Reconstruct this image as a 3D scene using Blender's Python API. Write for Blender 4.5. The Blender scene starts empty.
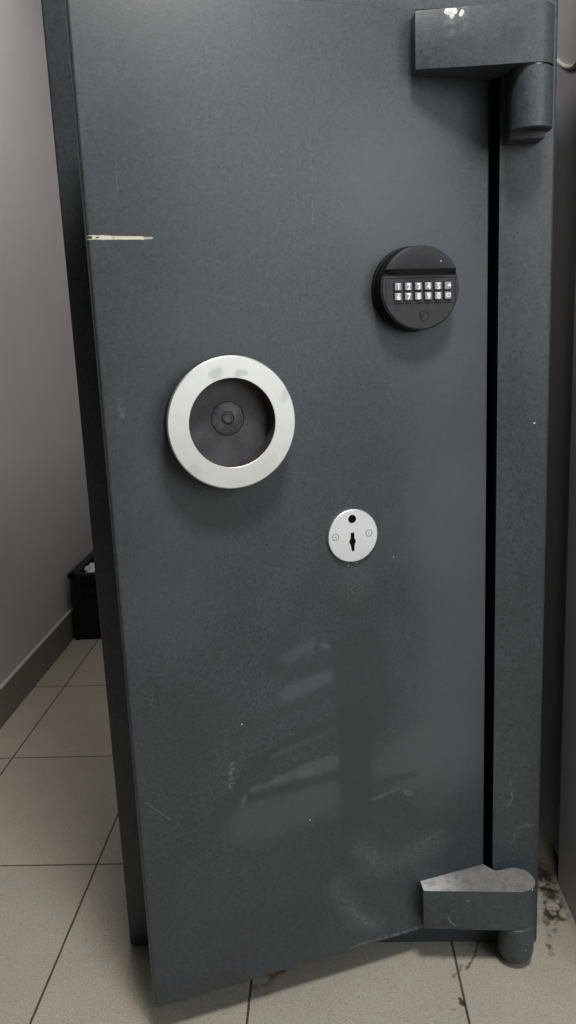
import bpy, bmesh, math, random
from mathutils import Vector, Matrix, Euler, noise as mnoise
random.seed(4)
PI = math.pi
S = bpy.context.scene
COL = S.collection
FZ = -0.005                      # floor height
# ------------------------------------------------------------------ node helpers
def new_mat(name):
    m = bpy.data.materials.new(name); m.use_nodes = True
    nt = m.node_tree; nt.nodes.clear()
    out = nt.nodes.new('ShaderNodeOutputMaterial'); b = nt.nodes.new('ShaderNodeBsdfPrincipled')
    nt.links.new(b.outputs[0], out.inputs[0])
    return m, nt, b
class G:
    """tiny node-graph builder"""
    def __init__(s, nt): s.nt = nt
    def n(s, t, **kw):
        nd = s.nt.nodes.new(t)
        for k, v in kw.items(): setattr(nd, k, v)
        return nd
    def put(s, sock, v):
        if hasattr(v, 'is_output') or isinstance(v, bpy.types.NodeSocket): s.nt.links.new(v, sock)
        else: sock.default_value = v
    def math(s, op, a, b=0.0, c=None, clamp=False):
        nd = s.n('ShaderNodeMath', operation=op, use_clamp=clamp)
        s.put(nd.inputs[0], a); s.put(nd.inputs[1], b)
        if c is not None: s.put(nd.inputs[2], c)
        return nd.outputs[0]
    def vm(s, op, a, b=(0, 0, 0), scale=None):
        nd = s.n('ShaderNodeVectorMath', operation=op)
        s.put(nd.inputs[0], a); s.put(nd.inputs[1], b)
        if scale is not None: s.put(nd.inputs[3], scale)
        return nd
    def coord(s): return s.n('ShaderNodeTexCoord').outputs['Object']
    def sep(s, v):
        nd = s.n('ShaderNodeSeparateXYZ'); s.put(nd.inputs[0], v); return nd.outputs
    def comb(s, x, y, z):
        nd = s.n('ShaderNodeCombineXYZ')
        for i, v in enumerate((x, y, z)): s.put(nd.inputs[i], v)
        return nd.outputs[0]
    def noise(s, vec, scale, detail=2.0, rough=.5, color=False):
        nd = s.n('ShaderNodeTexNoise'); s.put(nd.inputs['Vector'], vec)
        nd.inputs['Scale'].default_value = scale; nd.inputs['Detail'].default_value = detail
        nd.inputs['Roughness'].default_value = rough
        return nd.outputs['Color' if color else 'Fac']
    def ramp(s, v, a, b, lo=0., hi=1., smooth=True):
        nd = s.n('ShaderNodeMapRange', interpolation_type='SMOOTHSTEP' if smooth else 'LINEAR')
        s.put(nd.inputs[0], v)
        for i, k in enumerate((a, b, lo, hi)): s.put(nd.inputs[i + 1], k)
        return nd.outputs[0]
    def mix(s, f, a, b, blend='MIX'):
        nd = s.n('ShaderNodeMix', data_type='RGBA', blend_type=blend)
        s.put(nd.inputs[0], f); s.put(nd.inputs[6], a); s.put(nd.inputs[7], b)
        return nd.outputs[2]
    def bump(s, h, dist, strength=1.0):
        nd = s.n('ShaderNodeBump'); nd.inputs['Strength'].default_value = strength
        nd.inputs['Distance'].default_value = dist; s.put(nd.inputs['Height'], h)
        return nd.outputs[0]
    def seg(s, p, A, B, r0, r1):
        """mask: 1 within r0 of segment AB, fading to 0 at r1"""
        A, B = Vector(A), Vector(B); d = B - A; L2 = max(d.length_squared, 1e-9)
        pa = s.vm('SUBTRACT', p, A).outputs[0]
        t = s.math('DIVIDE', s.vm('DOT_PRODUCT', pa, d).outputs['Value'], L2, clamp=True)
        q = s.vm('SCALE', d, scale=t).outputs[0]
        dist = s.vm('LENGTH', s.vm('SUBTRACT', pa, q).outputs[0]).outputs['Value']
        return s.ramp(dist, r0, r1, 1., 0.)
    def poly(s, p, pts, r0, r1):
        o = None
        for a, b in zip(pts, pts[1:]):
            m = s.seg(p, a, b, r0, r1)
            o = m if o is None else s.math('MAXIMUM', o, m)
        return o
def col4(c): return (c[0], c[1], c[2], 1.)
def V3(p): return (p[0], 0., p[1]) if len(p) == 2 else p

def paint_mat(name, base, rough=.5, marks=(), grain=1., top_dust=False, spec=.5, mottle=.12, fade=.18):
    """old hammered grey-blue enamel; marks = (points, r_in, r_out, strength, colour, distortion, noise_scale)"""
    m, nt, b = new_mat(name); g = G(nt)
    co = g.coord()
    n1 = g.noise(co, 7., 4, .6); n2 = g.noise(co, 360., 3, .65); n3 = g.noise(co, 150., 4, .7)
    c = g.mix(g.ramp(n1, .3, .72), col4([x * (1 - mottle) for x in base]), col4([x * (1 + mottle) for x in base]))
    c = g.mix(g.ramp(n3, .30, .68), g.mix(1., c, (.76, .77, .77, 1), 'MULTIPLY'), c)
    c = g.mix(g.ramp(n2, .54, .68, 0, .85), c, g.mix(1., c, (.45, .45, .45, 1), 'MULTIPLY'))
    c = g.mix(g.ramp(n2, .45, .30, 0, .8), c, g.mix(1., c, (1.5, 1.5, 1.5, 1), 'MULTIPLY'))
    rgh = g.math('ADD', g.math('MULTIPLY', g.math('SUBTRACT', n1, .5), fade), rough)
    xyz = g.sep(co)
    flat = g.comb(xyz[0], 0., xyz[2])
    cache = {}
    for pts, r0, r1, st, mc, dist, ns in marks:
        if dist not in cache:
            if dist > 0:
                nz = g.vm('SUBTRACT', g.noise(co, .35 / dist if dist > .004 else 160., 2, .5, True), (.5, .5, .5)).outputs[0]
                pp = g.vm('ADD', flat, g.vm('MULTIPLY', nz, (dist * 2, 0, dist * 2)).outputs[0]).outputs[0]
            else: pp = flat
            cache[dist] = pp
        pp = cache[dist]
        pts = [V3(p) for p in pts]
        mk = g.seg(pp, pts[0], pts[0], r0, r1) if len(pts) == 1 else g.poly(pp, pts, r0, r1)
        if ns: mk = g.math('MULTIPLY', mk, g.ramp(g.noise(co, ns, 4, .65), .38, .66))
        mk = g.math('MULTIPLY', mk, st, clamp=True)
        c = g.mix(mk, c, col4(mc))
    if top_dust:
        nrm = g.sep(g.n('ShaderNodeNewGeometry').outputs['Normal'])[2]
        dd = g.math('MULTIPLY', g.ramp(nrm, .75, .97), g.ramp(n3, .25, .6, .72, 1.))
        dc = g.mix(g.ramp(xyz[0], .373, .43), (.50, .485, .47, 1), (.185, .175, .168, 1))
        dc = g.mix(g.ramp(g.noise(co, 90, 4, .7), .5, .62, 0, .35), dc, col4(base))
        c = g.mix(dd, c, dc); rgh = g.math('MAXIMUM', rgh, g.math('MULTIPLY', dd, .95))
    nt.links.new(c, b.inputs['Base Color']); nt.links.new(rgh, b.inputs['Roughness'])
    b.inputs['Specular IOR Level'].default_value = spec
    h = g.math('ADD', g.math('MULTIPLY', n3, .6), g.math('MULTIPLY', n2, .5))
    nt.links.new(g.bump(h, .0003 * grain, .4), b.inputs['Normal'])
    return m

def plain_mat(name, base, rough=.5, metal=0., spec=.5, nscale=60., var=.12, bump=.0002, bscale=None):
    m, nt, b = new_mat(name); g = G(nt); co = g.coord()
    n = g.noise(co, nscale, 4, .6)
    c = g.mix(g.ramp(n, .3, .7), col4([x * (1 - var) for x in base]), col4([min(1, x * (1 + var)) for x in base]))
    nt.links.new(c, b.inputs['Base Color'])
    b.inputs['Roughness'].default_value = rough; b.inputs['Metallic'].default_value = metal
    b.inputs['Specular IOR Level'].default_value = spec
    if bump: nt.links.new(g.bump(g.noise(co, bscale or nscale * 4, 3), bump, .5), b.inputs['Normal'])
    return m

# ------------------------------------------------------------------ mesh helpers
def link(name, bm, mats, parent=None, smooth=None, loc=None, rotz=0., kind=None):
    bmesh.ops.recalc_face_normals(bm, faces=bm.faces)
    me = bpy.data.meshes.new(name); bm.to_mesh(me); bm.free()
    if not isinstance(mats, (list, tuple)): mats = [mats]
    for m in mats: me.materials.append(m)
    if smooth is not None:
        for p in me.polygons: p.use_smooth = True
        me.set_sharp_from_angle(angle=math.radians(smooth))
    o = bpy.data.objects.new(name, me); COL.objects.link(o)
    if parent: o.parent = parent
    if loc is not None: o.location = loc
    o.rotation_euler = (0, 0, rotz)
    if kind: o['kind'] = kind
    return o
def box(bm, x0, x1, y0, y1, z0, z1, bev=0., seg=2, mi=0):
    r = bmesh.ops.create_cube(bm, size=1.)
    for v in r['verts']:
        v.co = ((x0 + x1) / 2 + v.co.x * (x1 - x0), (y0 + y1) / 2 + v.co.y * (y1 - y0), (z0 + z1) / 2 + v.co.z * (z1 - z0))
    fs = {f for v in r['verts'] for f in v.link_faces}
    for f in fs: f.material_index = mi
    if bev:
        es = {e for v in r['verts'] for e in v.link_edges}
        bmesh.ops.bevel(bm, geom=list(es), offset=bev, segments=seg, profile=.5, affect='EDGES')
def prism(bm, pts, z0, z1, bev=0., seg=2):
    """vertical prism from a plan outline"""
    lo = [bm.verts.new((x, y, z0)) for x, y in pts]; hi = [bm.verts.new((x, y, z1)) for x, y in pts]
    n = len(pts); bm.faces.new(lo[::-1]); top = bm.faces.new(hi)
    for i in range(n): bm.faces.new((lo[i], lo[(i + 1) % n], hi[(i + 1) % n], hi[i]))
    if bev:
        es = [e for e in bm.edges if all(v in lo for v in e.verts) or all(v in hi for v in e.verts)]
        bmesh.ops.bevel(bm, geom=es, offset=bev, segments=seg, profile=.5, affect='EDGES')
def lathe(bm, prof, cx, cy, n=64, axis='z', closed=False, mi=0):
    """revolve (r, h) about an axis through cx,cy; axis 'z' (up) or 'y' (h along -y, outward from the door face; cx=u, cy=z)"""
    rings = []
    for r, h in prof:
        if r < 1e-6:
            rings.append([bm.verts.new((cx, cy, h) if axis == 'z' else (cx, -h, cy))]); continue
        ring = []
        for i in range(n):
            a = 2 * PI * i / n; c, s = math.cos(a) * r, math.sin(a) * r
            ring.append(bm.verts.new((cx + c, cy + s, h) if axis == 'z' else (cx + c, -h, cy + s)))
        rings.append(ring)
    pairs = list(zip(rings, rings[1:])) + ([(rings[-1], rings[0])] if closed else [])
    for A, B in pairs:
        for i in range(n):
            j = (i + 1) % n
            if len(A) == 1 and len(B) == 1: continue
            if len(A) == 1: f = bm.faces.new((A[0], B[i], B[j]))
            elif len(B) == 1: f = bm.faces.new((A[i], A[j], B[0]))
            else: f = bm.faces.new((A[i], A[j], B[j], B[i]))
            f.material_index = mi
def tube(bm, pts, r, n=10):
    pts = [Vector(p) for p in pts]; rings = []
    for i, p in enumerate(pts):
        t = (pts[min(i + 1, len(pts) - 1)] - pts[max(i - 1, 0)]).normalized()
        a = t.cross(Vector((0, 0, 1)));  a = a if a.length > .01 else t.cross(Vector((1, 0, 0)))
        a.normalize(); b = t.cross(a)
        rings.append([bm.verts.new(p + a * (math.cos(2 * PI * k / n) * r) + b * (math.sin(2 * PI * k / n) * r)) for k in range(n)])
    for A, B in zip(rings, rings[1:]):
        for k in range(n): bm.faces.new((A[k], A[(k + 1) % n], B[(k + 1) % n], B[k]))
    bm.faces.new(rings[0]); bm.faces.new(rings[-1])
def catmull(pts, k=6):
    P = [Vector(p) for p in pts]; P = [2 * P[0] - P[1]] + P + [2 * P[-1] - P[-2]]; out = []
    for i in range(1, len(P) - 2):
        for j in range(k):
            t = j / k; a, b, c, d = P[i - 1:i + 3]
            out.append(.5 * ((2 * b) + (c - a) * t + (2 * a - 5 * b + 4 * c - d) * t * t + (3 * b - a - 3 * c + d) * t ** 3))
    return out + [P[-2]]
def glyph(bm, text, x, w, z, size, depth, mi):
    """raised lettering on a door-facing surface, centred at (x, z), standing on w"""
    cu = bpy.data.curves.new('lettering', 'FONT'); cu.body = text; cu.size = size; cu.extrude = depth / 2
    cu.align_x = 'CENTER'; cu.align_y = 'CENTER'; cu.resolution_u = 3; cu.offset = size * .03
    ob = bpy.data.objects.new('lettering', cu); COL.objects.link(ob)
    dg = bpy.context.evaluated_depsgraph_get(); dg.update()
    me = ob.evaluated_get(dg).to_mesh(); t = bmesh.new(); t.from_mesh(me)
    mp = [bm.verts.new((x + v.co.x, -w - depth / 2 - v.co.z, z + v.co.y)) for v in t.verts]
    for f in t.faces:
        try: nf = bm.faces.new([mp[v.index] for v in f.verts]); nf.material_index = mi
        except ValueError: pass
    t.free(); ob.evaluated_get(dg).to_mesh_clear()
    bpy.data.objects.remove(ob); bpy.data.curves.remove(cu)
def empty(name, loc, label, cat, group=None):
    o = bpy.data.objects.new(name, None); COL.objects.link(o); o.location = loc
    o['label'] = label; o['category'] = cat
    if group: o['group'] = group
    return o
def tag(o, label, cat, group=None):
    o['label'] = label; o['category'] = cat
    if group: o['group'] = group
    return o

# ------------------------------------------------------------------ materials
PB = (.0465, .0565, .0640)                                 # enamel colour
LIGHT = (.083, .096, .105); DARKM = (.029, .038, .043); CHALK = (.17, .185, .195); CREAM = (.62, .58, .44); WHITE = (.72, .69, .62)
door_marks = [
    # broad wiped / dusty zones (light), one with painted sheen, and the cleaned column (dark)
    ([(.385, .56), (.392, .40), (.365, .26)], .02, .085, .55, LIGHT, .012, 0),
    ([(.33, .54), (.40, .50)], .01, .06, .30, LIGHT, .012, 0),
    ([(.31, .90), (.385, .80), (.385, .62)], .02, .11, .55, LIGHT, .012, 0),  # daylight sheen down the upper right, painted in over the dust
    ([(.30, .27), (.37, .29)], .01, .05, .35, LIGHT, .012, 0),
    ([(.12, .235), (.205, .245)], .008, .04, .45, LIGHT, .012, 0),
    ([(.05, .50), (.09, .75)], .02, .09, .22, LIGHT, .012, 0),
    ([(.05, .34), (.07, .37)], .02, .06, .40, DARKM, .012, 0),
    ([(.255, .405), (.262, .345)], .026, .046, .55, DARKM, .006, 0),
    ([(.248, .34), (.2485, .165)], .017, .021, .60, DARKM, .003, 0),
    # hand-wiped arcs left of the column
    ([(.080, .246), (.105, .275), (.130, .302), (.17, .320), (.2215, .331)], .005, .0135, .55, DARKM, .003, 0),
    ([(.12, .2665), (.17, .2675), (.2225, .2705)], .0015, .007, .65, DARKM, .003, 0),
    ([(.124, .2755), (.16, .281)], .0008, .0045, .55, LIGHT, .003, 0),
    ([(.155, .280), (.19, .2845)], .003, .008, .55, LIGHT, .003, 0),
    ([(.185, .284), (.219, .2880)], .006, .0115, .62, LIGHT, .003, 0),
    ([(.150, .310), (.223, .327)], .0006, .006, .30, LIGHT, .003, 0),
    ([(.13, .352), (.18, .366), (.222, .368)], .003, .012, .35, DARKM, .006, 0),
    ([(.170, .380), (.216, .391)], .003, .013, .60, LIGHT, .003, 0),
    ([(.155, .436), (.152, .416), (.170, .403), (.205, .404)], .003, .012, .50, DARKM, .003, 0),
    ([(.172, .421), (.198, .431)], .002, .010, .45, LIGHT, .003, 0),
    ([(.213, .430), (.219, .426)], .0015, .004, .6, LIGHT, .003, 0),
    ([(.17, .432), (.20, .50), (.225, .53)], .004, .016, .35, DARKM, .006, 0),
    ([(.272, .247), (.322, .250)], .003, .006, .55, DARKM, .003, 0),
    # chalky scuffs low on the right
    ([(.268, .230), (.302, .236)], .0008, .004, .55, CHALK, .006, 420.),
    ([(.31, .230), (.317, .225)], .0005, .005, .6, CHALK, .006, 420.),
    ([(.252, .172), (.262, .150), (.30, .138), (.345, .150)], .001, .030, .34, CHALK, .012, 420.),
    ([(.25, .168), (.27, .150)], .001, .012, .25, CHALK, .006, 240.),
    ([(.330, .156), (.36, .165)], .0006, .003, .4, CHALK, .003, 300.),
    ([(.222, .128), (.240, .080), (.275, .058)], .001, .022, .36, CHALK, .012, 420.),
    ([(.236, .095), (.262, .062)], .001, .008, .45, CHALK, .006, 240.),
    ([(.235, .0415), (.328, .0410)], .0010, .0030, .85, CHALK, .003, 240.),
    ([(.104, .312), (.1005, .284)], .0005, .005, .60, CHALK, .003, 300.),
    ([(.1160, .2705), (.1130, .2600)], .0008, .0035, .55, CHALK, .003, 300.),
    ([(.121, .402)], .0003, .0009, .5, CHALK, 0., 0),
    ([(.0178, .690), (.0175, .708)], .0006, .004, .40, CHALK, .003, 240.),
    ([(.018, .692), (.027, .690)], .0004, .003, .35, CHALK, .003, 240.),
    ([(.0079, .2895), (.0324, .2624)], .0002, .0010, .30, CHALK, .0006, 0),
    # pocks under the keyhole plate
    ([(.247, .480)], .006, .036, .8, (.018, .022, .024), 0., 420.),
    ([(.252, .492)], .002, .036, .28, CHALK, 0., 560.),
    # chips and little scratches
    ([(.2187, .8867), (.2187, .8660)], .0003, .0013, .45, CHALK, .003, 420.),
    ([(.2183, .945), (.2185, .900)], .0002, .0010, .25, CHALK, .003, 420.),
    ([(.2490, .8855), (.2520, .8810)], .0002, .0009, .4, CHALK, .0006, 0),
    ([(.117, .355)], .0004, .0011, .7, WHITE, 0., 0), ([(.190, .2226)], .0004, .0011, .7, WHITE, 0., 0),
    ([(.300, .517)], .0004, .0010, .5, WHITE, 0., 0),
    ([(.246, .514)], .0004, .0010, .7, WHITE, 0., 0), ([(.256, .516)], .0004, .0009, .6, WHITE, 0., 0),
    ([(.0315, .920), (.0300, .8816)], .0002, .0011, .35, CHALK, .003, 420.),
    ([(.395, .885), (.408, .868), (.404, .850)], .002, .010, .5, DARKM, .006, 90.),
    # the long cream scratch at the closing edge
    ([(-.004, .8537), (.020, .8535)], .0014, .0022, .95, CREAM, .0006, 0),
    ([(.015, .8535), (.050, .8531)], .0011, .0018, .95, CREAM, .0006, 0),
    ([(.045, .8531), (.0585, .8530)], .0006, .0014, .65, CREAM, .0006, 0),
    ([(.001, .8537), (.0035, .8537)], .0008, .0016, .95, (.02, .012, .01), .0006, 0),
    ([(.0085, .8535), (.010, .8535)], .0005, .0011, .9, (.03, .02, .015), .0006, 0),
    ([(.0235, .8533)], .0003, .0008, .9, (.03, .02, .015), 0., 0),
]
# same paint everywhere; each height band of the door only carries the marks that reach into it
CUTS = [.20, .262, .33, .46, .82]
M_doors = []
for lo, hi in zip([-9] + CUTS, CUTS + [9]):
    mk_ = [k for k in door_marks if min(p[1] for p in k[0]) - k[2] - k[5] * 1.2 < hi and max(p[1] for p in k[0]) + k[2] + k[5] * 1.2 > lo]
    M_doors.append(paint_mat('door_enamel', PB, .47, mk_))
jamb_marks = [
    ([(.4828, .219), (.4854, .200), (.4790, .184)], .0006, .0022, .5, CHALK, .003, 160.),
    ([(.4851, .138), (.4932, .160), (.5112, .162)], .0008, .0026, .5, CHALK, .003, 160.),
    ([(.4939, .263), (.5067, .272)], .001, .008, .6, DARKM, .006, 90.),
    ([(.490, .68), (.507, .72)], .001, .010, .35, DARKM, .006, 90.),
    ([(.5021, .6542), (.5033, .6545)], .0003, .0009, .9, WHITE, 0., 0),
    ([(.500, .870)], .003, .009, .5, DARKM, .003, 0),
]
M_body = paint_mat('body_enamel', PB, .5, jamb_marks)
arm_marks = [
    ([(.4015, 1.0548), (.4080, 1.0545)], .0026, .0031, 1., WHITE, .0006, 0),
    ([(.4055, 1.0520), (.4058, 1.0502)], .0019, .0025, 1., WHITE, .0006, 0),
    ([(.4142, 1.0514), (.4155, 1.0535)], .0016, .0022, 1., WHITE, .0006, 0),
    ([(.4020, 1.056), (.4030, 1.036)], .002, .007, .50, CHALK, .0006, 160.),
    ([(.4090, 1.052), (.4095, 1.038)], .002, .007, .35, CHALK, .0006, 160.),
    ([(.4180, 1.057), (.4185, 1.040)], .002, .005, .50, CHALK, .0006, 160.),
    ([(.415, 1.028), (.424, 1.024)], .002, .008, .5, DARKM, .003, 0),
    ([(.466, 1.028)], .004, .010, .6, DARKM, .003, 0),
    ([(.4008, .0690), (.4035, .0625), (.4085, .0592)], .0004, .0012, .8, CHALK, 0., 0),
    ([(.4225, .0929), (.4250, .0930)], .0006, .0013, .8, CHALK, 0., 0),
    ([(.386, .065)], .0004, .001, .6, CHALK, 0., 0),
    ([(.5005, .1035)], .0006, .0014, .9, WHITE, 0., 0),
    ([(.492, .026)], .0004, .0022, .8, CHALK, 0., 0),
]
M_arm = paint_mat('hinge_enamel', PB, .5, arm_marks, top_dust=True)
M_inside = plain_mat('safe_interior', (.012, .012, .013), .8, spec=.2)
M_black = plain_mat('black_plastic', (.030, .028, .031), .55, spec=.35, nscale=300, var=.15)
M_blackside = plain_mat('black_plastic_shaded', (.006, .006, .0065), .6, spec=.15)  # darker copy of the plastic: shade on keypad side and step painted in
M_line = plain_mat('engraved_line', (.008, .008, .009), .7, spec=.2)
M_btn = plain_mat('grey_key_rubber', (.27, .265, .275), .6, nscale=200)
M_digit = plain_mat('white_print', (.85, .84, .85), .6, var=.03, bump=0)
M_led = plain_mat('led_lens', (.45, .44, .44), .2, var=.03, bump=0)
M_hub = plain_mat('dark_hub', (.040, .036, .040), .55, nscale=40, var=.35)
M_screwd = plain_mat('dark_screw', (.052, .050, .054), .45, nscale=180, var=.4)
M_rim = plain_mat('dark_rim', (.02, .018, .02), .35, metal=.6, var=.2)
M_hole = plain_mat('hole_black', (.004, .004, .004), .9, spec=.1, bump=0)
M_wash = plain_mat('bright_washer', (.16, .16, .155), .3, metal=.6)

def steel_mat(name, base, rough, cx, cz, smudges=(), metal=1.):
    m, nt, b = new_mat(name); g = G(nt); co = g.coord(); x = g.sep(co)
    r = g.vm('LENGTH', g.comb(g.math('SUBTRACT', x[0], cx), 0., g.math('SUBTRACT', x[2], cz))).outputs['Value']
    lines = g.noise(g.comb(r, 0., 0.), 900., 3, .7)
    cloud = g.noise(co, 24., 3, .6)
    c = g.mix(g.ramp(cloud, .3, .7), col4([k * .93 for k in base]), col4(base))
    rg = g.math('ADD', g.math('MULTIPLY', g.math('SUBTRACT', lines, .5), .10), rough)
    flat = g.comb(x[0], 0., x[2])
    nz = g.vm('SUBTRACT', g.noise(co, 120, 2, .5, True), (.5, .5, .5)).outputs[0]
    pp = g.vm('ADD', flat, g.vm('MULTIPLY', nz, (.008, 0, .008)).outputs[0]).outputs[0]
    for pts, r0, r1, st in smudges:
        pts = [V3(p) for p in pts]
        mk = g.seg(pp, pts[0], pts[-1], r0, r1)
        c = g.mix(g.math('MULTIPLY', mk, st), c, (.26, .25, .25, 1))
    nt.links.new(c, b.inputs['Base Color']); nt.links.new(rg, b.inputs['Roughness'])
    b.inputs['Metallic'].default_value = metal
    nt.links.new(g.bump(lines, .00006, .4), b.inputs['Normal'])
    return m
RU, RZ = .1186, .6799
M_ring = steel_mat('brushed_steel', (.74, .725, .68), .5, RU, RZ,
    [([(RU - .017, RZ + .046), (RU - .012, RZ + .049)], .002, .007, .32), ([(RU + .008, RZ + .047), (RU + .013, RZ + .047)], .001, .005, .35),
     ([(RU + .052, RZ + .02), (RU + .055, RZ + .027)], .001, .006, .25), ([(RU - .040, RZ - .042)], .002, .009, .18)])
M_plate = steel_mat('matt_steel', (.97, .975, .985), .48, .25, .547)

# ------------------------------------------------------------------ the room
def wall_mat(name, base):
    m, nt, b = new_mat(name); g = G(nt); co = g.coord()
    n1 = g.noise(co, 3., 4, .6); n2 = g.noise(co, 220., 3, .6)
    c = g.mix(g.ramp(n1, .3, .7), col4([k * .94 for k in base]), col4(base))
    c = g.mix(g.ramp(n2, .58, .72, 0, .25), c, col4([k * .7 for k in base]))
    nt.links.new(c, b.inputs['Base Color']); b.inputs['Roughness'].default_value = .85
    b.inputs['Specular IOR Level'].default_value = .2
    nt.links.new(g.bump(n2, .0009, .5), b.inputs['Normal'])
    return m
M_wall = wall_mat('white_plaster', (.56, .535, .53))

# floor: 25 x 33 cm speckled tiles with dark grout
m, nt, b = new_mat('floor_tiles'); g = G(nt); co = g.coord(); X = g.sep(co)
CAMX, CAMY, CAMZ = .26862, -.90566, .75719
sc = (CAMZ - FZ) / CAMZ
TX, TY = .25 * sc, .3273 * sc
OX = CAMX + (-.0891 - CAMX) * sc; OY = CAMY + (.1733 - CAMY) * sc
def grid(coord, o, t):
    q = g.math('DIVIDE', g.math('SUBTRACT', coord, o), t)
    f = g.math('SUBTRACT', q, g.math('FLOOR', g.math('ADD', q, .5)))
    return g.math('MULTIPLY', g.math('ABSOLUTE', f), t), g.math('FLOOR', q)
wob = g.math('MULTIPLY', g.math('SUBTRACT', g.noise(co, 60, 2), .5), .0012)
dx, ix = grid(g.math('ADD', X[0], wob), OX, TX); dy, iy = grid(g.math('ADD', X[1], wob), OY, TY)
gr = g.ramp(g.math('MINIMUM', dx, dy), .0009, .0019, 1., 0.)
wn = g.n('ShaderNodeTexWhiteNoise', noise_dimensions='3D'); g.put(wn.inputs['Vector'], g.comb(ix, iy, 0.))
TB = (.40, .362, .292)
c = g.mix(g.ramp(g.noise(co, 9., 3), .3, .7), col4([k * .93 for k in TB]), col4(TB))
c = g.mix(1., c, g.mix(wn.outputs['Value'], (.95, .95, .95, 1), (1.03, 1.02, 1.01, 1)), 'MULTIPLY')
sp = g.noise(co, 430., 3, .68)
c = g.mix(g.ramp(sp, .53, .66, 0, .55), c, (.15, .13, .10, 1))
c = g.mix(g.ramp(sp, .40, .30, 0, .5), c, (.66, .61, .52, 1))
c = g.mix(g.ramp(g.noise(co, 150., 2, .5), .68, .76, 0, .4), c, (.16, .13, .105, 1))
nzf = g.vm('SUBTRACT', g.noise(co, 70., 2, .5, True), (.5, .5, .5)).outputs[0]
pf = g.vm('ADD', g.comb(X[0], X[1], 0.), g.vm('MULTIPLY', nzf, (.016, .016, 0)).outputs[0]).outputs[0]
def stain(pts, r0, r1, st, cc, ns=0):
    global c
    mk = g.poly(pf, [(p[0], p[1], 0) for p in pts], r0, r1)
    if ns: mk = g.math('MULTIPLY', mk, g.ramp(g.noise(co, ns, 4, .7), .40, .60))
    c = g.mix(g.math('MULTIPLY', mk, st), c, col4(cc))
stain([(.4443, .012), (.4400, -.008), (.4328, -.0203), (.4225, -.0367)], .0006, .0022, .8, (.10, .06, .03))
stain([(.4202, -.0303), (.4042, -.0495)], .0008, .0026, .65, (.13, .085, .05))
stain([(.1943, -.037), (.169, -.0598)], .002, .010, .8, (.17, .095, .035), 60)
stain([(.195, -.035), (.180, -.041)], .002, .006, .7, (.15, .08, .03))
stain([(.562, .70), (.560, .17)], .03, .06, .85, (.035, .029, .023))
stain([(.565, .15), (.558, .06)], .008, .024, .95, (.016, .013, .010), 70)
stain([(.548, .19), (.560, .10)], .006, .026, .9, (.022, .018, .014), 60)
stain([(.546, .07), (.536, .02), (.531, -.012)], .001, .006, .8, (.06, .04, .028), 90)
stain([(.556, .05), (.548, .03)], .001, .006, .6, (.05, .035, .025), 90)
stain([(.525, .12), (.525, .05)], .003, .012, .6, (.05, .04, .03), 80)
stain([(.13, -.09), (.18, -.072)], .002, .012, .35, (.16, .13, .10), 80)
c = g.mix(gr, c, g.mix(g.noise(co, 25, 2), (.038, .028, .021, 1), (.10, .08, .062, 1)))
stain([(.4075, -.0815), (.4095, -.089)], .0015, .003, .9, (.02, .014, .01))
nt.links.new(c, b.inputs['Base Color']); b.inputs['Roughness'].default_value = .55
b.inputs['Specular IOR Level'].default_value = .35
hh = g.math('SUBTRACT', g.math('MULTIPLY', sp, .12), gr)
nt.links.new(g.bump(hh, .0012, .6), b.inputs['Normal'])
M_floor = m

LX = -.421                       # left wall face
BY = 1.62                        # back wall face
RX1, RY1 = .5775, .127           # corner of the projecting right wall
RX2 = .594                       # face of the set-back part behind it
HZ = 2.25
FRONT = -3.6; RXR = 2.3
def shell(name, *b_, mat=None, bev=0.):
    bm = bmesh.new(); box(bm, *b_, bev=bev); return link(name, bm, mat or M_wall, kind='structure')
shell('floor', LX - 1.6, RXR + .2, FRONT, BY + .2, FZ - .08, FZ, mat=M_floor)
shell('ceiling', LX - 1.6, RXR + .2, FRONT, BY + .2, HZ, HZ + .1)
shell('wall_left', LX - .15, LX, .30, BY + .15, FZ, HZ)
shell('wall_back', LX, RX2 + .15, BY, BY + .15, FZ, HZ)
bm = bmesh.new(); e = .004       # projecting wall end with the set-back stretch behind it: one L-shaped plan
prism(bm, [(RX1, -.06), (RX2 + .15, -.06), (RX2 + .15, BY), (RX2, BY), (RX2, RY1), (RX1 + e, RY1), (RX1, RY1 - e)], FZ, HZ)
link('wall_right', bm, M_wall, kind='structure')
# skirting tiles along the left wall
m, nt, b = new_mat('skirting_tile'); g = G(nt); co = g.coord(); X = g.sep(co)
f = g.math('FRACT', g.math('DIVIDE', g.math('SUBTRACT', X[1], .93), .3273)); f = g.math('MULTIPLY', g.math('MINIMUM', f, g.math('SUBTRACT', 1., f)), .3273)
c = g.mix(g.ramp(g.noise(co, 200, 3), .4, .65), (.24, .21, .175, 1), (.18, .155, .13, 1))
c = g.mix(g.ramp(f, .0007, .0016, 1., 0.), c, (.06, .05, .042, 1))
c = g.mix(g.ramp(X[2], .0705, .0715), c, (.42, .40, .37, 1))
nt.links.new(c, b.inputs['Base Color']); b.inputs['Roughness'].default_value = .5
M_skirt = m
bm = bmesh.new(); box(bm, LX - .002, LX + .008, .30, BY, FZ, .0735, bev=.002)
link('baseboard_left', bm, M_skirt, kind='structure')

# ------------------------------------------------------------------ the safe
BX0, BX1 = -.0021, .519; BY0 = .007; BYD = .92; BZ0 = -.003; BZ1 = 1.133; JL, JR, JB, JT = .056, .4620, .033, 1.0735
root = empty('safe', (.2585, .25, FZ), 'tall old grey-blue steel safe with its door ajar, standing on beige tiles', 'safe')
RL = -Vector(root.location)
def part(name, bm, mats, smooth=None, parent=root): return link(name, bm, mats, parent, smooth, RL if parent is root else None)
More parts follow.
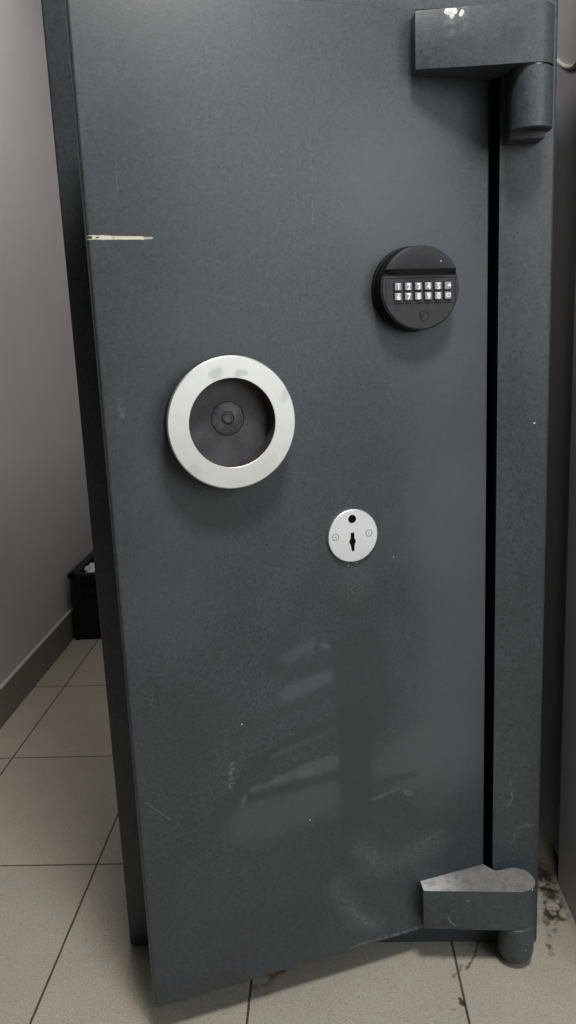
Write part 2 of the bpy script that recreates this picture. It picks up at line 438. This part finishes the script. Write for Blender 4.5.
# body: a thick walled box open at the front
bm = bmesh.new()
def rectring(x0, x1, z0, z1, y): return [bm.verts.new(p) for p in ((x0, y, z0), (x1, y, z0), (x1, y, z1), (x0, y, z1))]
of, ob_ = rectring(BX0, BX1, BZ0, BZ1, BY0), rectring(BX0, BX1, BZ0, BZ1, BYD)
inf_, inb = rectring(JL, JR, JB, JT, BY0), rectring(JL, JR, JB, JT, BYD - .07)
for i in range(4):
    j = (i + 1) % 4
    bm.faces.new((of[i], of[j], inf_[j], inf_[i])); bm.faces.new((of[i], ob_[i], ob_[j], of[j]))
    fc = bm.faces.new((inf_[i], inf_[j], inb[j], inb[i])); fc.material_index = 1
bm.faces.new(ob_); fc = bm.faces.new(inb); fc.material_index = 1
es = [e_ for e_ in bm.edges if all(v in of + ob_ for v in e_.verts)]
bmesh.ops.bevel(bm, geom=es, offset=.0035, segments=3, profile=.5, affect='EDGES')
part('body', bm, [M_body, M_inside], 40)
for x in (.03, .407):
    bm = bmesh.new(); box(bm, x, x + .08, .02, BYD - .02, FZ, BZ0 + .001, bev=.0008)
    part('base_runner', bm, M_inside)
bm = bmesh.new()
box(bm, JL + .001, JR - .001, .12, BYD - .08, .60, .612, bev=.002)
part('inner_shelf', bm, M_inside)

# door, hinged on the right and swung out at its left
A = math.radians(21.47); DL = Vector((.06355, -.13894, 0.)) ; DW = .4185; DZ0, DZ1 = .0370, 1.0655
def dpart(name, bm, mats, smooth=None, parent=None):
    if parent: return link(name, bm, mats, parent, smooth)
    return link(name, bm, mats, root, smooth, DL + RL, A)
bm = bmesh.new()
box(bm, 0, DW, 0, .016, DZ0, DZ1, bev=.0028, seg=3)
for z_ in CUTS:
    bmesh.ops.bisect_plane(bm, geom=bm.verts[:] + bm.edges[:] + bm.faces[:], plane_co=(0, 0, z_), plane_no=(0, 0, 1))
for f in bm.faces: f.material_index = sum(f.calc_center_median().z > z_ for z_ in CUTS)
door = dpart('door', bm, M_doors, 40)
bm = bmesh.new()
box(bm, .024, DW - .012, .0155, .062, DZ0 + .014, DZ1 - .014, bev=.004)
box(bm, .040, DW - .03, .060, .085, DZ0 + .05, DZ1 - .05, bev=.004)
dpart('lock_case', bm, M_inside, 40, door)
for z in (.20, .55, .90):
    bm = bmesh.new(); lathe(bm, [(0, -.012), (.012, -.012), (.013, -.010), (.013, .03), (0, .03)], 0, 0, 24, 'z')
    bmesh.ops.rotate(bm, verts=bm.verts, cent=(0, 0, 0), matrix=Matrix.Rotation(PI / 2, 3, 'Y'))
    bmesh.ops.translate(bm, verts=bm.verts, vec=(.024, .040, z))
    dpart('bolt', bm, M_rim, 40, door)

# hinge arms: wedges in plan, flat front, round nose over the pin
HC = (.4853, -.0203); HR = .0214
def arm(z0, z1):
    pts = [(.3692, -.0183), (.3712, -.0372), (.430, -.0395)]
    for k in range(0, 21):
        a = math.radians(-95 + 195 * k / 20)
        pts.append((HC[0] + HR * math.cos(a), HC[1] + HR * (1.2 if a > 0 else 1.) * math.sin(a)))
    pts += [(.4740, .0020), (.4690, -.0025), (.4635, -.0035), (.4585, .0005), (.4548, .0075), (.4522, .0135)]
    bm = bmesh.new(); prism(bm, pts, z0, z1, bev=.0018, seg=2); return bm
part('hinge_arm', arm(1.0055, 1.0578), M_arm, 30)
part('hinge_arm', arm(.0532, .1055), M_arm, 30)
# fixed upper knuckle with its web against the jamb
bm = bmesh.new()
lathe(bm, [(0, .9530), (.0085, .9530), (.0085, .9490), (.0195, .9482), (.0206, .9492), (.0206, .951), (.0206, 1.0030), (.0196, 1.0042), (0, 1.0042)], HC[0] + .001, HC[1], 48)
box(bm, .4665, .5015, -.0180, .0075, .9420, 1.0035, bev=.0012)
part('hinge_knuckle', bm, M_arm, 35)
bm = bmesh.new(); lathe(bm, [(0, .9530), (.0070, .9530), (.0075, .9515), (.0065, .9500), (0, .9497)], HC[0] + .001, HC[1], 32)
part('hinge_pin', bm, M_rim, 35)
bm = bmesh.new(); lathe(bm, [(.0, 1.0040), (.0165, 1.0040), (.0165, 1.0058), (0, 1.0058)], HC[0], HC[1] - .0035, 48)
part('hinge_washer', bm, M_wash, 35)
# lower knuckle: round ended
bm = bmesh.new()
prof = [(0, FZ + .002)] + [(HR * math.sin(t), .0165 - (.0185 + .001) * math.cos(t)) for t in [PI / 2 * k / 10 for k in range(1, 11)]] + [(HR, .0520), (.0195, .0536), (0, .0536)]
lathe(bm, prof, HC[0] - .0004, HC[1] - .0010, 48)
box(bm, .472, .499, -.012, .0075, .012, .050, bev=.0015)
part('hinge_knuckle', bm, M_arm, 35)

# round pull: steel annulus on a dark cup
bm = bmesh.new()
lathe(bm, [(.0429, .0225), (.0429, .0273), (.0432, .0275), (.0628, .0275), (.0638, .0265), (.0638, .0240), (.0632, .0225)], RU, RZ, 96, 'y', closed=True)
handle = dpart('round_handle', bm, M_ring, 18)
bm = bmesh.new()
lathe(bm, [(.0432, .0272), (.0425, .0270), (.0428, .0075), (0, .0060), (0, .0005), (.060, .0005), (.0618, .002), (.0618, .0095), (.0590, .0115), (.0590, .0165), (.0635, .0185), (.0638, .0226)], RU, RZ, 96, 'y', closed=False)
dpart('dark_cup', bm, M_hub, 35, handle)
bm = bmesh.new()
lathe(bm, [(.0162, .0066), (.0165, .0070), (.0168, .0066)], RU + .0005, RZ + .003, 64, 'y')
lathe(bm, [(.0, .0074), (.0150, .0072), (.0160, .0066)], RU + .0005, RZ + .003, 64, 'y', mi=1)
dpart('cup_disc', bm, [M_line, M_screwd], 35, handle)
bm = bmesh.new()
lathe(bm, [(0, .0080), (.0036, .0080), (.0042, .0086), (.0050, .0086), (.0054, .0080), (.0054, .0070)], RU + .0005, RZ + .0035, 6, 'y', mi=0)
lathe(bm, [(.0056, .0072), (.0058, .0078), (.0064, .0078), (.0066, .0070)], RU + .0005, RZ + .0035, 32, 'y', mi=1)
dpart('centre_screw', bm, [M_screwd, M_line], 35, handle)

# electronic keypad lock
KU, KZ, KR, KH = .3255, .8013, .0422, .0247
bm = bmesh.new()
STEP = .0125                     # top cap stands proud above this height
def kprof(h): return [(0, 0.0004), (KR + .0008, .0004), (KR + .0008, .0040), (KR - .0004, .0048), (KR - .0004, h - .002), (KR - .0022, h), (0, h)]
lathe(bm, kprof(KH), KU, KZ, 96, 'y')
# cut the face along the step: push every front vert below it back a little after splitting
bmesh.ops.bisect_plane(bm, geom=bm.verts[:] + bm.edges[:] + bm.faces[:], plane_co=(KU, 0, KZ + STEP + .0062), plane_no=(0, 0, 1))
bmesh.ops.bisect_plane(bm, geom=bm.verts[:] + bm.edges[:] + bm.faces[:], plane_co=(KU, 0, KZ + STEP), plane_no=(0, 0, 1))
for v in bm.verts:
    if -v.co.y > KH - .006 and v.co.z < KZ + STEP + .004: v.co.y += .0032
for f in bm.faces:
    cz = f.calc_center_median()
    if KZ + STEP < cz.z < KZ + STEP + .006 and -cz.y > KH - .0045: f.material_index = 1
    if -cz.y < KH - .006 or f.normal.y > -.2 and -cz.y < KH - .003: f.material_index = 1
for v in bm.verts: v.co.x = KU + (v.co.x - KU) * 1.065
keypad = dpart('keypad_lock', bm, [M_black, M_blackside], 30)
KF = KH - .0032
def frame_line(bm, x0, x1, z0, z1, w, h, mi=0, t=.0006):
    for a in ((x0, x1, z0 - t / 2, z0 + t / 2), (x0, x1, z1 - t / 2, z1 + t / 2), (x0 - t / 2, x0 + t / 2, z0, z1), (x1 - t / 2, x1 + t / 2, z0, z1)):
        box(bm, a[0], a[1], -w - h, -w + .0004, a[2], a[3], mi=mi)
bm = bmesh.new(); frame_line(bm, KU - .0395, KU + .0395, .7865, .8113, KF, .00012)
dpart('panel_outline', bm, M_line, None, keypad)
digits = ['1', '2', '3', '4', '5', None, '6', '7', '8', '9', '0', None]
bx = [KU - .0270 + .01135 * i for i in range(6)]
for i, d in enumerate(digits):
    x = bx[i % 6]; z = .8030 if i < 6 else .7933
    bm = bmesh.new(); box(bm, x - .0046, x + .0046, -KF - .0002, -KF + .0004, z - .0045, z + .0045, mi=2)       # dark well
    box(bm, x - .0037, x + .0037, -KF - .0026, -KF, z - .0037, z + .0037, bev=.0007)
    w = KF + .0026
    if d:
        glyph(bm, d, x + .0003, w, z - .0007, .0076, .00025, 1)
        box(bm, x - .0018, x + .0022, -w - .0002, -w + .0002, z + .0023, z + .0030, mi=1)                    # faint letter row above the figure
    elif i == 5:                                                                                                # wedge shaped arrow
        v = [bm.verts.new((x + a, -w - .0002, z + c_)) for a, c_ in ((-.0012, -.0004), (.0030, -.0012), (.0030, .0012), (.0010, .0024))]
        fc = bm.faces.new(v); fc.material_index = 1
    else:                                                                                                       # two bars with a hook
        box(bm, x - .0024, x + .0028, -w - .0002, -w + .0002, z - .0016, z - .0006, mi=1)
        box(bm, x - .0024, x + .0028, -w - .0002, -w + .0002, z + .0012, z + .0022, mi=1)
        box(bm, x + .0018, x + .0028, -w - .0002, -w + .0002, z - .0016, z + .0022, mi=1)
        box(bm, x - .0024, x - .0012, -w - .0002, -w + .0002, z - .0008, z + .0012, mi=1)
    dpart('key', bm, [M_btn, M_digit, M_line], None, keypad)
bm = bmesh.new(); lathe(bm, [(0, KH + .0005), (.0007, KH + .0004), (.0010, KH - .0004)], .3500, .8271, 16, 'y')
bmesh.ops.translate(bm, verts=bm.verts, vec=(-.0035, 0, 0))
dpart('status_light', bm, M_led, 40, keypad)
# moulded emblem: open ring with a hooked stroke
bm = bmesh.new(); ex, ez = .3279, .7733; n = 40
for k in range(n):
    a0, a1 = [math.radians(-112 + 250 * q / n) for q in (k, k + 1)]
    pv = []
    for a_, r_ in ((a0, .0052), (a1, .0052), (a1, .0058), (a0, .0058)):
        pv.append((ex + r_ * math.cos(a_) * 1.15, ez + r_ * math.sin(a_) * .9))
    fr = [bm.verts.new((p[0], -KF - .00015, p[1])) for p in pv]; bm.faces.new(fr)
for a in ((-.0043, -.0033, -.0016, .0042), (-.0027, -.0019, -.0050, -.0006), (-.0019, -.0005, -.0010, .0016)):
    box(bm, ex + a[0], ex + a[1], -KF - .00015, -KF + .0003, ez + a[2], ez + a[3])
dpart('moulded_emblem', bm, M_line, None, keypad)

# keyhole plate: disc with real openings (keyhole slot and cover-pivot hole)
PU, PZ, PR, PT = .2510, .5475, .0287, .0038
def slot_pts():
    P = []
    def R(a): return (PU - .0010 + .0038 * math.cos(a), PZ - .0062 + .0040 * math.sin(a))
    top = PZ + .0036; bot = PZ - .0168
    P += [(PU - .0028, top), (PU + .0011, top)]
    P += [(PU + .0013, PZ - .0028)] + [R(math.radians(t)) for t in (50, 25, 0, -25, -50)] + [(PU + .0014, PZ - .0098)]
    P += [(PU + .0009, bot), (PU - .0020, bot), (PU - .0034, PZ - .0098)]
    P += [R(math.radians(t)) for t in (230, 205, 180, 155, 130)] + [(PU - .0032, PZ - .0028)]
    return P[::-1]
hole_pts = [(PU - .0008 + .0046 * math.cos(2 * PI * k / 24), PZ + .0186 + .0046 * math.sin(2 * PI * k / 24)) for k in range(24)]
def ring_pts(r, n=80): return [(PU + r * math.cos(2 * PI * k / n), PZ + r * math.sin(2 * PI * k / n)) for k in range(n)]
bm = bmesh.new()
def loop(pts, w): return [bm.verts.new((x, -w, z)) for x, z in pts]
def edges_of(vs): return [bm.edges.new((vs[k], vs[(k + 1) % len(vs)])) for k in range(len(vs))]
front = [loop(ring_pts(PR - .0006), PT), loop(slot_pts(), PT), loop(hole_pts, PT)]
bmesh.ops.triangle_fill(bm, use_beauty=True, use_dissolve=False, edges=[e_ for L_ in front for e_ in edges_of(L_)])
rim1 = loop(ring_pts(PR), PT - .0006); rim2 = loop(ring_pts(PR), .0003)
def skin(a, b_, mi=0):
    for k in range(len(a)):
        q = (k + 1) % len(a); f_ = bm.faces.new((a[k], a[q], b_[q], b_[k])); f_.material_index = mi
skin(front[0], rim1); skin(rim1, rim2)
skin(front[1], loop(slot_pts(), .0004), 1); skin(front[2], loop(hole_pts, .0004), 1)
plate = dpart('keyhole_plate', bm, [M_plate, M_hole], 30)
bm = bmesh.new(); lathe(bm, [(0, .0010), (.026, .0010), (.026, .0003)], PU, PZ, 48, 'y')
dpart('keyhole_shadow_gap', bm, M_hole, None, plate).name = 'keyhole_dark_disc'  # flat black disc standing in for the dark inside the plate's openings
for u_, z_, an in ((.2304, .5483, .5), (.2694, .5485, 1.9)):
    bm = bmesh.new()
    lathe(bm, [(.0034, PT - .0002), (.0034, PT + .00012), (.0039, PT + .00012), (.0039, PT - .0002)], u_, z_, 32, 'y', mi=1)
    lathe(bm, [(0, PT + .00012), (.0033, PT + .0001), (.0034, PT)], u_, z_, 32, 'y')
    t0 = len(bm.verts)
    before = set(bm.verts); box(bm, u_ - .0014, u_ + .0014, -PT - .0002, -PT, z_ - .0003, z_ + .0003, mi=1)
    bmesh.ops.rotate(bm, verts=[v for v in bm.verts if v not in before], cent=(u_, 0, z_), matrix=Matrix.Rotation(an, 3, 'Y'))
    dpart('screw', bm, [M_plate, M_line], 35, plate)

# ------------------------------------------------------------------ black crate behind, with crumpled paper in it
CX0, CX1, CY0, CY1, CZ = -.4035, -.150, 1.140, 1.375, .178
M_crate = plain_mat('black_crate_plastic', (.010, .011, .011), .5, spec=.3)
crate = empty('crate', ((CX0 + CX1) / 2, (CY0 + CY1) / 2, FZ), 'black plastic crate with slotted front on the floor behind the safe, against the left wall', 'crate')
CO = -Vector(crate.location)
def cpart(name, bm, mats, smooth=None): return link(name, bm, mats, crate, smooth, CO)
bm = bmesh.new(); t = .006
box(bm, CX0 + .006, CX1, CY0, CY1, FZ, FZ + .008, bev=.002)
tap = .007
for xa, xb, ya, yb in ((CX0, CX0 + t, CY0, CY1), (CX1 - t, CX1, CY0, CY1), (CX0, CX1, CY1 - t, CY1)):
    box(bm, xa, xb, ya, yb, FZ + .006, CZ - .004, bev=.001)
# front: bars around two rows of slots
zs = [FZ + .006, .108, .124, .136, .152, CZ - .004]
box(bm, CX0, CX1, CY0, CY0 + t, zs[0], zs[1]); box(bm, CX0, CX1, CY0, CY0 + t, zs[2], zs[3]); box(bm, CX0, CX1, CY0, CY0 + t, zs[4], zs[5])
sx = [CX0 + .024 + .0265 * k for k in range(9)]
for za, zb in ((zs[1], zs[2]), (zs[3], zs[4])):
    xs = [CX0] + [q for s_ in sx for q in (s_ + .004, s_ + .009)] + [CX1]
    for xa, xb in zip(xs[0::2], xs[1::2]): box(bm, xa, xb, CY0, CY0 + t, za, zb)
for s_ in sx[::2]: box(bm, s_ + .016, s_ + .019, CY0 - .003, CY0 + .001, zs[0], zs[5], bev=.001)
box(bm, CX0 - .001, CX0 + .010, CY0 - .003, CY0 + .006, FZ, zs[5], bev=.001)
cpart('crate_body', bm, M_crate)
bm = bmesh.new()
for xa, xb, ya, yb in ((CX0 - .006, CX0 + .016, CY0 - .005, CY1 + .005), (CX1 - .012, CX1 + .006, CY0 - .005, CY1 + .005), (CX0 - .006, CX1 + .006, CY0 - .005, CY0 + .010), (CX0 - .006, CX1 + .006, CY1 - .010, CY1 + .005)):
    box(bm, xa, xb, ya, yb, CZ - .012, CZ, bev=.0015)
cpart('rim', bm, M_crate)
M_paper = plain_mat('crumpled_paper', (.80, .81, .80), .9, spec=.1, nscale=30)
M_dcloth = plain_mat('dark_rubbish', (.02, .022, .022), .8, spec=.2, nscale=30)
def crumple(x, y, z, r, sq, seed):
    bm = bmesh.new(); bmesh.ops.create_icosphere(bm, subdivisions=4, radius=1.)
    for v in bm.verts:
        d = v.co.normalized()
        k = 1 + .35 * mnoise.noise(d * 1.7 + Vector((seed, 0, 0))) - .22 * abs(mnoise.noise(d * 4 + Vector((0, seed, 0)))) + .10 * mnoise.noise(d * 9 + Vector((0, 0, seed)))
        v.co = Vector((x + d.x * k * r * sq[0], y + d.y * k * r * sq[1], z + d.z * k * r * sq[2]))
    return bm
def rubbish(x, y, z, r, sq, seed, mat, label, cat, name, group=None):
    bm = crumple(0, 0, 0, r, sq, seed); o = link(name, bm, mat, None, 25, (x, y, z)); return tag(o, label, cat, group)
rubbish(-.285, 1.262, .065, .062, (1.15, 1.1, .88), 9., M_dcloth, 'black rubbish bag stuffed inside the black crate', 'bag', 'rubbish_bag')
rubbish(-.365, 1.200, .163, .0240, (.9, 1.0, 1.0), 3., M_paper, 'white crumpled paper ball at the left front of the black crate', 'paper', 'crumpled_paper')
rubbish(-.350, 1.262, .166, .020, (1.0, .6, .6), 5., M_paper, 'small crumpled white paper lying deeper in the black crate', 'paper', 'crumpled_paper')
rubbish(-.335, 1.166, .163, .012, (1.2, .6, .8), 6., M_paper, 'scrap of white paper by the front rim of the black crate', 'paper', 'crumpled_paper')

# ------------------------------------------------------------------ white cable on the set-back wall
R_ = .0026; X_ = RX2 - R_ - .0002
pts = [(X_, .60, 1.29), (X_, .48, 1.203), (X_, .38, 1.142), (X_, .315, 1.113), (X_, .281, 1.0998), (X_, .261, 1.0890), (X_, .238, 1.0786), (X_, .221, 1.0724), (X_, .200, 1.0675), (X_, .178, 1.0700), (X_, .155, 1.084), (X_, .140, 1.106), (X_, .1335, 1.14)]
bm = bmesh.new(); tube(bm, catmull(pts, 6), R_)
tag(link('cable', bm, plain_mat('white_cable_sheath', (.66, .63, .53), .5), None, 60), 'white cable looping along the wall right of the safe top', 'cable')

# ------------------------------------------------------------------ light
def area(name, loc, target, sx_, sy_, power, colr=(1, 1, 1)):
    l = bpy.data.lights.new(name, 'AREA'); l.shape = 'RECTANGLE'; l.size = sx_; l.size_y = sy_; l.energy = power; l.color = colr
    o = bpy.data.objects.new(name, l); COL.objects.link(o); o.location = loc
    o.rotation_euler = (Vector(target) - Vector(loc)).to_track_quat('-Z', 'Y').to_euler(); return o
area('back_fill_light', (-.08, .70, 1.97), (-.08, .70, 0), .35, .35, 5.4, (1., .97, .95))  # unseen fill added above the safe to brighten the upper left wall
area('front_ceiling_lamp', (.53, -.84, HZ - .10), (.53, -.84, 0), .32, .32, 33, (1., .98, .96))
area('daylight_opening', (1.9, -1.9, 1.45), (.25, 0, .75), 1.5, 1.5, 31, (.90, .96, 1.))
w = bpy.data.worlds.new('World'); S.world = w; w.use_nodes = True
bg = w.node_tree.nodes['Background']; bg.inputs[0].default_value = (.86, .93, 1., 1); bg.inputs[1].default_value = .03

# ------------------------------------------------------------------ camera
cd = bpy.data.cameras.new('camera'); cd.sensor_fit = 'VERTICAL'; cd.sensor_height = 36.; cd.lens = 820.07 / 1024 * 36.
cam = bpy.data.objects.new('camera', cd); COL.objects.link(cam); S.camera = cam
Rw = [(.99843357, .03636205, -.042523), (-.0340303, -.20860523, -.97740769), (-.04441107, .97732372, -.20704105)]   # right, down, forward
right, down, fwd = [Vector(r) for r in Rw]
mtx = Matrix((right, -down, -fwd)).transposed().to_4x4(); mtx.translation = (CAMX, CAMY, CAMZ)
cam.matrix_world = mtx; cd.clip_start = .02
vs = S.view_settings; vs.view_transform = 'Standard'; vs.look = 'None'; vs.gamma = 1.; vs.use_curve_mapping = False; vs.exposure = 0.
